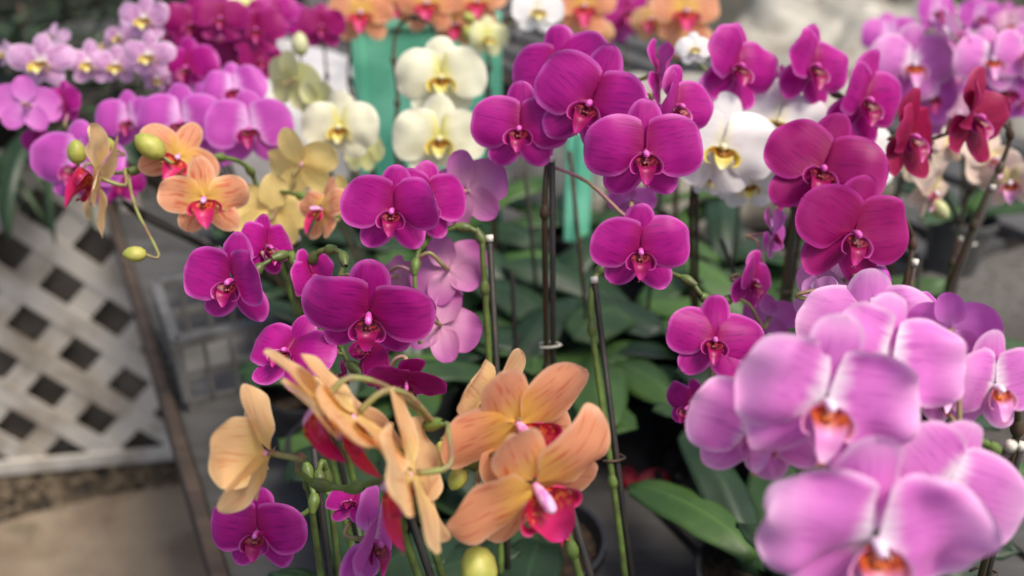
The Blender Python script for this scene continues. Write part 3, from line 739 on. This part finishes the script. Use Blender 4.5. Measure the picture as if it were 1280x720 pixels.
c = gp(10, 215, .75); bush('dark leafy plant on the low bench at the left', Vector((c.x, c.y, LH + .04)), .28, .3, 300, M_BLD, 3)
c = gp(1190, 75, .6); bush('dark green plant between the mauve orchids and the pale sheet', Vector((c.x, c.y, 0)), .3, .8, 500, M_BLD, 4)

# fallen red petals
for px, py, lab in ((797, 608, 'fallen crimson petal on the grey bench board'),):
    c = gp(px, py, BZ + .004); mb = MB()
    sheet(mb, .042, .017, .3, seed=3., cross=.5, cup=.15, nt_=10, ns=8, r0=0, wave=.002)
    sheet(mb, .034, .014, 2.3, seed=8., cross=.5, cup=.25, nt_=10, ns=8, r0=0, wave=.002)
    o = mb.build('fallen_petal', soft_mat('crimson fallen petal', srgb(186, 28, 62), srgb(150, 14, 50), scale=90, trans=.2)); o.location = c; tag(o, lab, 'petal')
# black irrigation hose on the bench
mb = MB(); mb.tube([gp(845, 600, BZ + .008), gp(862, 560, BZ + .008), gp(838, 548, BZ + .012), gp(820, 575, BZ + .008), gp(835, 612, BZ + .008), gp(880, 620, BZ + .008), gp(930, 600, BZ + .008)], .006, 8, 0, 6)
tag(mb.build('hose', M_POTS[1]), 'thin black hose coiled on the grey boards', 'hose')

# ------------------------------------------------------------------ the orchids
# flower = (px, py, span px, depth, yaw, pitch, roll, colour, options); yaw + faces right, pitch - faces down, roll + clockwise
plant('magenta orchid with large open flowers at top centre, its pot behind the foreground peach blooms', (690, 200, .70),
  flowers=[(806, 190, 150, .63, 2, -14, 0, 'M'), (738, 128, 158, .665, -12, -10, 24, 'M', dict(l=-2, r=26)), (650, 160, 128, .69, -8, -6, 4, 'M', dict(l=4, r=10)),
           (700, 88, 138, .75, -22, 0, -8, 'M'), (846, 132, 118, .69, 40, -4, 6, 'M', dict(l=30, r=10)), (824, 92, 100, .74, 68, 4, 4, 'M', dict(l=36)), (790, 250, 62, .72, 160, 40, 0, 'Q')],
  spikes=[[(693, 170, .73), (706, 130, .75), (745, 100, .74), (790, 108, .71), (822, 150, .69)]], pot=1, langs=(150, 205, 260, 115))
plant('magenta orchid on a green stem right of centre, beside a long dark stake', (743, 352, .70), base=tuple(gp(802, 850, .83))[:2],
  flowers=[(800, 312, 132, .64, 0, -14, 1, 'M'), (893, 424, 124, .66, -4, 8, 8, 'M', dict(sep=2)), (941, 350, 90, .72, 38, -6, 16, 'M', dict(l=34)), (966, 292, 76, .78, 60, 0, 10, 'Q', dict(l=30)),
           (862, 508, 84, .68, -52, -10, 20, 'M'), (962, 395, 70, .74, 150, 20, 0, 'Q')],
  spikes=[[(752, 335, .71), (780, 330, .70), (826, 338, .70), (862, 352, .69), (884, 374, .69), (915, 372, .72), (955, 330, .76)]], pot=1, stem=M_STEM, stake='dark', leaves=4, langs=(200, 250, 300, 340), lsize=.8)
plant('magenta orchid with three flowers in a row near the top right', (1003, 215, .92),
  flowers=[(922, 82, 124, .82, 26, -4, 10, 'M', dict(l=30, r=2)), (1016, 82, 124, .84, 26, -6, 8, 'M', dict(l=34, r=2)), (1082, 124, 134, .80, 22, -10, 8, 'M', dict(l=26, r=2)), (908, 112, 70, .88, 170, 0, 0, 'Q'), (975, 105, 66, .9, 80, 0, 0, 'M'), (1052, 165, 80, .88, 30, -20, 0, 'M')],
  spikes=[[(1000, 190, .92), (985, 140, .92), (1000, 110, .9), (1050, 120, .88), (1075, 140, .86)], [(995, 180, .92), (960, 130, .92), (935, 110, .88)]], buds=[(1073, 92, .86, .02, .3, .8)], budm=M_BUDP, pot=1)
plant('deep magenta orchid with two large flowers right of centre', (1143, 330, .76), stake='brown',
  flowers=[(1028, 210, 152, .70, -6, -2, 22, 'D', dict(l=2, r=22)), (1068, 290, 160, .66, 6, -12, 12, 'D', dict(l=4, r=0)), (975, 250, 40, .78, -120, 10, 0, 'D')],
  spikes=[[(1140, 300, .76), (1120, 262, .74), (1080, 240, .73), (1040, 235, .73), (1000, 245, .73)]], buds=[(1098, 352, .68, .026, .1, -1)], budm=M_BUDP, pot=2, leaves=4, langs=(20, 70, 110, 330))
plant('crimson orchid with two flowers at the right above the dark slanting stake', (1240, 236, .86), lean=(-.10, -.02),
  flowers=[(1138, 170, 128, .78, 30, -6, 0, 'R', dict(l=34, r=4, sep=8)), (1218, 146, 134, .80, 32, -4, 8, 'R', dict(l=34, r=4, sep=8)), (1160, 190, 50, .84, 60, -20, 0, 'F')],
  spikes=[[(1252, 205, .86), (1262, 165, .85), (1235, 150, .84), (1190, 165, .83), (1150, 180, .82)]], pot=1)
plant('mauve pink orchid with very large flowers filling the lower right foreground', (1262, 560, .50), lean=(-.05, .05),
  flowers=[(1032, 500, 236, .42, 4, -10, 12, 'P', dict(l=8, r=16, wave=.03)), (1112, 452, 200, .46, 16, 4, 16, 'P', dict(l=8, r=14, wave=.02)), (948, 534, 184, .46, 4, -12, 12, 'P', dict(l=0, r=20, wave=.03)), (1092, 674, 284, .39, 2, -12, 2, 'P', dict(l=4, r=10, wave=.028)),
           (1183, 610, 200, .44, 8, -6, 30, 'P', dict(l=10, r=8)), (1166, 470, 150, .49, 30, 0, 8, 'P', dict(l=22)), (1085, 410, 170, .54, -20, 6, 0, 'P'), (1190, 410, 110, .52, 150, 14, 0, 'Q')],
  spikes=[[(1240, 560, .49), (1200, 550, .48), (1140, 560, .47), (1090, 545, .48), (1020, 530, .48)]], pot=0, leaves=4, stem=M_STEM, langs=(60, 235, 330, 20))
plant('mauve pink orchid cut off by the right edge, smaller blooms beside the big foreground ones', (1275, 560, .58), base=tuple(gp(1190, 860, .83))[:2],
  flowers=[(1243, 482, 150, .50, 14, -8, 0, 'P', dict(l=26, r=6)), (1146, 398, 84, .58, 12, 10, -30, 'Q'), (1054, 352, 112, .70, 176, -16, 0, 'P'), (1020, 378, 80, .66, 120, -20, 20, 'P')],
  spikes=[[(1272, 530, .57), (1262, 470, .56), (1210, 420, .60), (1150, 390, .62), (1080, 380, .66)]], pot=0, leaves=5, langs=(112, 142, 20, 300, 75), lsize=1.1)
plant('magenta orchid at centre left, its white tipped stake beside pale backs of flowers', (612, 300, .70), lean=(.05, -.01),
  flowers=[(491, 262, 130, .64, -2, -10, 4, 'M', dict(l=4, r=18)), (533, 252, 118, .68, 26, -8, 4, 'M', dict(l=20)), (586, 238, 112, .73, 158, 10, 10, 'L'), (562, 338, 104, .72, 170, -14, 24, 'L'), (552, 408, 106, .71, 172, -16, -20, 'L'), (500, 345, 60, .74, 150, 0, 0, 'L')],
  spikes=[[(600, 296, .70), (578, 284, .70), (548, 290, .70), (528, 305, .70), (519, 335, .69), (520, 380, .69), (525, 430, .69)]], pot=1, stem=M_STEM)
plant('magenta orchid at left of centre with drooping flowers on arched green stems', (372, 330, .68), lean=(.04, -.04),
  flowers=[(290, 350, 136, .62, -14, -8, 6, 'M', dict(l=0, r=20)), (334, 308, 92, .67, 54, 0, 0, 'M'), (391, 345, 78, .68, 62, 6, -20, 'M'), (461, 392, 166, .60, 6, -34, 6, 'M', dict(l=2, r=2)),
           (360, 440, 124, .62, -16, 30, 8, 'M'), (508, 478, 104, .60, 10, -52, 10, 'D'), (462, 438, 80, .64, -30, 20, 60, 'D'), (430, 470, 50, .66, 90, 0, 30, 'D')],
  spikes=[[(366, 325, .68), (350, 320, .67), (320, 340, .66), (315, 380, .66)], [(392, 322, .68), (415, 312, .67), (430, 325, .65), (420, 370, .65), (425, 430, .65), (445, 462, .64), (480, 478, .63)]], pot=1, stem=M_STEM, leaves=5)
plant('small magenta orchid low in the picture at the left of the grey pot', (392, 560, .62), lean=(.03, .03),
  flowers=[(322, 664, 128, .58, -4, -8, 2, 'M', dict(r=12)), (466, 676, 150, .56, 64, -6, 8, 'Q', dict(l=30, r=-10)), (440, 628, 70, .58, -10, 50, 0, 'M')],
  spikes=[[(385, 590, .62), (392, 630, .61), (365, 650, .61), (345, 655, .61)], [(400, 600, .62), (430, 640, .61), (455, 650, .60)]], buds=[(296, 620, .58, .020, -.2, .9)], budm=M_BUDP, pot=0, stem=M_STEM, leaves=3, tip=False)
plant('peach orchid in the foreground seen edge on, pale outside and red lipped', (498, 600, .52), lean=(.02, .05),
  flowers=[(332, 566, 180, .50, -97, 4, 2, 'A', dict(fwd=30, sep=22, lip=.35)), (400, 506, 196, .455, -90, -46, 4, 'A', dict(fwd=2, sep=0, lip=1.3, j=0)), (442, 522, 206, .46, -91, -45, 6, 'A', dict(fwd=2, sep=0, lip=1.15, j=0)), (512, 594, 236, .46, -91, -18, -4, 'A', dict(fwd=0, sep=0, lip=1.15, j=0))],
  spikes=[[(500, 560, .52), (520, 536, .51), (540, 530, .50), (560, 530, .50)], [(490, 600, .52), (440, 610, .53), (400, 606, .53), (372, 590, .52)]], pot=0, stem=M_STEM, leaves=4)
plant('peach orange orchid in the foreground centre facing right with yellow striped bases', (712, 630, .54), lean=(.02, .03),
  flowers=[(670, 608, 246, .475, 34, -32, -36, 'O', dict(l=2, r=6)), (648, 530, 216, .51, 34, -28, -34, 'O', dict(l=2, r=8, sep=2)), (612, 500, 150, .55, -122, 20, -20, 'A')],
  spikes=[[(700, 600, .54), (640, 585, .54), (590, 580, .53), (560, 560, .53), (575, 535, .55)]], langs=(150, 200, 250, 320), buds=[(598, 716, .50, .03, .1, -1), (556, 565, .53, .016, -.3, .6), (572, 598, .53, .016, -.3, -.5), (545, 576, .53, .012, -.6, .1)], budm=M_BUDY, pot=2, stem=M_STEM, leaves=4)
plant('orange orchid at the left with yellow green buds hanging over the aisle', (330, 235, .86), lean=(0, 0),
  flowers=[(256, 248, 112, .72, 10, -10, -6, 'O', dict(fwd=4)), (222, 196, 104, .76, 24, -4, 30, 'O'), (120, 222, 148, .72, -74, 10, -32, 'A', dict(fwd=12)), (402, 262, 96, .78, -50, 10, 0, 'O')],
  spikes=[[(310, 210, .84), (270, 196, .80), (220, 200, .78), (160, 215, .76), (125, 215, .76)], [(345, 240, .84), (380, 246, .82), (400, 256, .81)]],
  buds=[(187, 183, .74, .028, -.6, .5), (133, 179, .75, .015, -.4, .3), (96, 190, .74, .021, 0, 1), (168, 318, .70, .018, -1, 0)], pot=1, stem=M_STEM)
plant('soft yellow orchid behind the orange one at upper left', (372, 300, .95),
  flowers=[(376, 206, 104, .88, 168, 30, 10, 'Y', dict(fwd=14)), (338, 264, 108, .84, -164, 20, -8, 'Y', dict(fwd=14)), (432, 250, 70, .9, 150, 10, 0, 'Y')],
  spikes=[[(374, 280, .93), (380, 250, .92), (378, 225, .91)]], pot=1)
plant('orchid pink plant with three flowers in a row at the upper left', (250, 230, 1.05),
  flowers=[(161, 150, 82, .98, -4, -8, -4, 'Q', dict(l=16)), (226, 152, 108, .94, 6, -8, -6, 'Q'), (312, 160, 108, .92, 4, -6, -4, 'Q', dict(l=10)), (292, 112, 84, 1.0, 6, 4, -10, 'Q'), (262, 120, 60, 1.02, -30, 0, 0, 'Q'), (266, 198, 50, .98, 160, 0, 0, 'Q')],
  spikes=[[(258, 200, 1.03), (300, 160, 1.0), (310, 155, .99)], [(245, 190, 1.03), (200, 160, 1.02), (165, 155, 1.02)]], pot=1)
plant('magenta orchid at the left edge hanging low behind the edge-on peach bloom', (150, 250, 1.0),
  flowers=[(96, 205, 118, .90, -8, -10, 6, 'Q'), (32, 132, 82, .98, -160, 0, 0, 'Q'), (78, 128, 62, 1.0, -20, -4, 0, 'M'), (50, 180, 60, 1.0, -30, -20, 0, 'M'), (150, 228, 60, .98, 20, -10, 0, 'M'), (118, 240, 50, 1.0, 0, -30, 0, 'M')],
  spikes=[[(146, 220, 1.0), (120, 185, 1.0), (80, 160, 1.0), (40, 150, 1.0)]], pot=1)
plant('mini striped pale pink orchid at the far left top', (70, 150, 1.12),
  flowers=[(52, 76, 84, 1.05, 0, -6, 0, 'S'), (112, 78, 66, 1.08, 8, 0, 0, 'S'), (4, 66, 40, 1.1, -40, 0, 0, 'S'), (70, 48, 44, 1.12, 160, 0, 0, 'S'), (145, 80, 60, 1.08, 14, -6, 0, 'S')],
  spikes=[[(72, 120, 1.12), (80, 90, 1.12), (60, 70, 1.12), (20, 72, 1.12)], [(80, 120, 1.12), (110, 95, 1.12), (140, 90, 1.12)]], pot=1)
plant('mini striped pale orchid at upper left between the beige posts', (176, 160, 1.14),
  flowers=[(181, 22, 70, 1.08, 0, -8, 0, 'S'), (186, 68, 68, 1.06, 0, -8, 0, 'S'), (150, 45, 50, 1.12, -30, 0, 0, 'S'), (130, 56, 52, 1.12, -60, 0, 0, 'S'), (196, 98, 40, 1.1, 30, -20, 0, 'S')],
  spikes=[[(178, 120, 1.14), (182, 80, 1.14), (180, 45, 1.14), (178, 25, 1.14)]], pot=1)
plant('dark magenta orchid in a dense cluster at upper left', (262, 150, 1.2),
  flowers=[(240, 30, 76, 1.14, 4, -6, 0, 'D'), (276, 22, 70, 1.12, 10, -4, 0, 'D'), (235, 84, 84, 1.1, -14, -6, 0, 'M'), (205, 96, 60, 1.12, -40, 0, 0, 'M'), (320, 36, 76, 1.14, 14, -6, 0, 'D'), (300, 72, 66, 1.16, 0, -6, 0, 'D'), (262, 62, 60, 1.16, 40, -6, 0, 'D'), (215, 40, 60, 1.18, -50, 0, 0, 'M'), (325, 74, 56, 1.15, 30, -8, 0, 'D'), (345, 12, 56, 1.18, 10, 0, 0, 'M')],
  spikes=[[(262, 120, 1.2), (256, 80, 1.2), (250, 40, 1.2), (270, 20, 1.2)], [(270, 120, 1.2), (300, 80, 1.2), (320, 45, 1.2), (340, 20, 1.2)]], pot=1)
plant('magenta orchid behind the greenish cream one, left of the white sheet', (410, 120, 1.4),
  flowers=[(402, 32, 64, 1.32, 10, -6, 0, 'D'), (356, 22, 58, 1.34, -10, 0, 0, 'M'), (312, 6, 60, 1.36, 0, 0, 0, 'G')], spikes=[[(408, 90, 1.4), (400, 50, 1.4), (360, 35, 1.4)]], pot=1)
plant('cream orchid with two large yellow lipped flowers one above the other', (497, 175, 1.12), stake='dark', tip=False,
  flowers=[(552, 96, 114, 1.0, 2, -6, 0, 'C'), (550, 172, 118, .98, 0, -10, 0, 'C')],
  spikes=[[(497, 120, 1.12), (492, 70, 1.12), (498, 35, 1.12), (520, 22, 1.1), (545, 40, 1.08), (560, 90, 1.06), (558, 160, 1.05)]], pot=1)
plant('cream white orchid with an open flower and greenish backs left of the mint board', (415, 230, 1.08),
  flowers=[(425, 158, 98, 1.0, -2, -8, 0, 'C'), (366, 100, 82, 1.08, 150, 24, -20, 'G'), (398, 130, 66, 1.06, 160, 20, 30, 'G'), (455, 190, 60, 1.06, 150, 0, 0, 'G')],
  spikes=[[(418, 190, 1.08), (425, 150, 1.08), (405, 115, 1.1), (380, 105, 1.12)]], buds=[(375, 55, 1.1, .03, 0, 1)], budm=M_BUDW, pot=0)
plant('orange orchid with red lips at the top edge left of centre', (438, 96, 1.42),
  flowers=[(452, 16, 84, 1.34, 0, -4, 0, 'O'), (494, 2, 66, 1.36, 10, -4, 0, 'O'), (535, 4, 86, 1.34, -4, -4, 0, 'O'), (596, 2, 76, 1.36, 4, -4, 0, 'O'), (568, 30, 66, 1.38, 0, -10, 0, 'O')],
  spikes=[[(438, 70, 1.42), (442, 30, 1.42), (490, 5, 1.42), (540, 5, 1.42), (590, 8, 1.42)]], pot=1, tip=False)
plant('small white and green budded orchid at the top behind the large magenta blooms', (612, 110, 1.3),
  flowers=[(672, 12, 68, 1.22, 10, -4, 0, 'W'), (650, 28, 40, 1.26, 80, 0, 0, 'W'), (610, 46, 56, 1.24, 20, -10, 0, 'G')],
  spikes=[[(612, 80, 1.3), (612, 50, 1.3), (640, 20, 1.3), (660, 15, 1.28)]], buds=[(588, 44, 1.24, .03, -.4, .6), (586, 22, 1.24, .02, -.9, .4)], budm=M_BUDY, pot=1, tip=False)
plant('orange yellow orchid at the top edge right of centre', (735, 100, 1.45),
  flowers=[(730, 8, 82, 1.36, 0, -4, 0, 'O'), (742, 42, 52, 1.4, 0, -10, 0, 'A'), (700, -6, 60, 1.4, 0, 0, 0, 'A')], spikes=[[(735, 70, 1.45), (735, 40, 1.45), (730, 15, 1.44)]], pot=1, tip=False)
plant('purple orchid at the top edge between the two orange ones', (782, 110, 1.5),
  flowers=[(784, 14, 70, 1.42, 0, -4, 0, 'M'), (770, 36, 44, 1.44, -10, -10, 0, 'Q')], spikes=[[(782, 70, 1.5), (782, 30, 1.5)]], pot=1, tip=False)
plant('yellow and orange orchid at the top edge above the magenta row', (850, 110, 1.42),
  flowers=[(856, 14, 92, 1.32, 4, -4, 0, 'O'), (815, 24, 60, 1.36, -30, -4, 0, 'A'), (862, 50, 60, 1.38, 0, -10, 0, 'O')], spikes=[[(850, 70, 1.42), (852, 40, 1.42), (855, 20, 1.4)]], pot=1, tip=False)
plant('white orchid with a yellow lip right of the magenta flowers', (870, 232, .92),
  flowers=[(902, 182, 142, .82, 2, -10, 10, 'W'), (972, 152, 136, .85, -4, 4, 14, 'W'), (888, 222, 56, .88, 20, -20, 0, 'W'), (1068, 188, 126, .90, 20, 0, 20, 'W'), (936, 228, 84, .9, -10, -20, 0, 'W'), (868, 60, 46, .95, 0, 0, 0, 'W')],
  spikes=[[(872, 215, .92), (890, 195, .91), (930, 165, .91), (970, 150, .91), (1030, 165, .93)]], pot=1, stake='brown', leaves=6, base=tuple(gp(905, 495, BZ + .1))[:2])
plant('mauve orchid with pale centred flowers at the right top', (1150, 170, 1.22),
  flowers=[(1140, 80, 112, 1.1, 0, -6, 0, 'P'), (1190, 44, 92, 1.1, 50, 30, 20, 'P', dict(fwd=24)), (1162, 118, 92, 1.12, 10, -10, 0, 'Q'), (1215, 60, 60, 1.14, 60, 0, 0, 'P')],
  spikes=[[(1150, 140, 1.22), (1150, 100, 1.2), (1170, 60, 1.2), (1195, 50, 1.2)]], pot=0)
plant('mauve orchid partly cut by the right edge at the top', (1262, 190, 1.16),
  flowers=[(1238, 74, 96, 1.08, 0, -4, 0, 'P'), (1280, 66, 86, 1.08, 10, -4, 0, 'P'), (1258, 112, 92, 1.1, -10, -10, 0, 'Q'), (1278, 125, 56, 1.1, 0, -10, 0, 'Q')],
  spikes=[[(1262, 150, 1.16), (1258, 110, 1.16), (1250, 80, 1.16)]], pot=0)
plant('faded blush orchid with wilting greenish blooms at the right', (1200, 300, 1.02), stake='brown',
  flowers=[(1240, 200, 104, .98, 20, 10, 20, 'F', dict(wave=.03)), (1264, 226, 88, .96, -40, -20, 0, 'F', dict(wave=.03)), (1166, 238, 90, .94, 40, -30, 20, 'F', dict(wave=.03)), (1188, 180, 56, 1.0, 10, 10, 0, 'F', dict(wave=.03)), (1150, 205, 60, .98, 160, 0, 0, 'F')],
  spikes=[[(1202, 270, 1.02), (1215, 235, 1.02), (1240, 210, 1.01), (1255, 215, 1.0)], [(1195, 270, 1.02), (1178, 240, 1.0), (1165, 228, .99)]], buds=[(1175, 262, .94, .024, .5, -.8)], budm=M_BUDW, pot=0)

# leafy plants out of flower between the blooming ones, with the bare stakes that rise among them
def leafy(label, bx, by, top, n=6, stake='dark', ls=1.15, pot=1, langs=None):
    b = gp(bx, by, BZ + .11)
    plant(label, top, base=(b.x, b.y), leaves=n, stake=stake, lsize=ls, pot=pot, langs=langs, group='leafy orchids out of flower')
leafy('leafy orchid out of flower below the magenta blooms at centre, dark stake in its pot', 668, 400, (657, 216, 1.12), 7)
leafy('leafy orchid out of flower with a thin brown stake right of the central black stakes', 722, 440, (712, 190, 1.0), 6, 'brown')
leafy('leafy orchid out of flower with a white tipped stake below the white orchid', 822, 430, (828, 222, 1.05), 7)
leafy('leafy orchid out of flower under the small side facing magenta blooms', 905, 450, (902, 300, 1.0), 6)
leafy('leafy orchid out of flower under the pale flower backs at centre', 590, 470, (640, 340, .95), 6)
leafy('leafy orchid out of flower beneath the deep magenta blooms', 1010, 420, (985, 270, 1.05), 6)
leafy('leafy orchid out of flower in front of the mint board', 590, 330, (575, 215, 1.35), 7)
leafy('leafy orchid out of flower behind the white orchid at right of centre', 905, 340, (930, 215, 1.3), 6)
leafy('leafy orchid out of flower low behind the peach blooms at bottom centre', 590, 620, (648, 420, .78), 5, 'dark', .85)
leafy('leafy orchid out of flower below the crimson blooms at the bench edge', 1110, 430, (1150, 320, 1.1), 5)

plant('faint mauve orchid farthest back at the top right, left of the green bush', (1215, 120, 1.5),
  flowers=[(1112, 44, 72, 1.45, 0, 0, 0, 'Q'), (1170, 14, 66, 1.5, 20, 0, 0, 'Q'), (1206, 96, 80, 1.4, -20, 0, 0, 'P'), (1262, 30, 66, 1.5, 0, 0, 0, 'L'), (1224, 20, 60, 1.5, 10, -10, 0, 'Q'), (1196, 140, 84, 1.35, 10, -20, 0, 'L')],
  spikes=[[(1212, 90, 1.5), (1190, 50, 1.5), (1150, 40, 1.5), (1105, 55, 1.48)]], pot=0, tip=False)
leafy('leafy orchid out of flower with broad leaves rising just left of the big mauve blooms', 985, 700, (1000, 590, .80), 5, 'dark', 1.0, 1, (105, 70, 20, 320, 135))
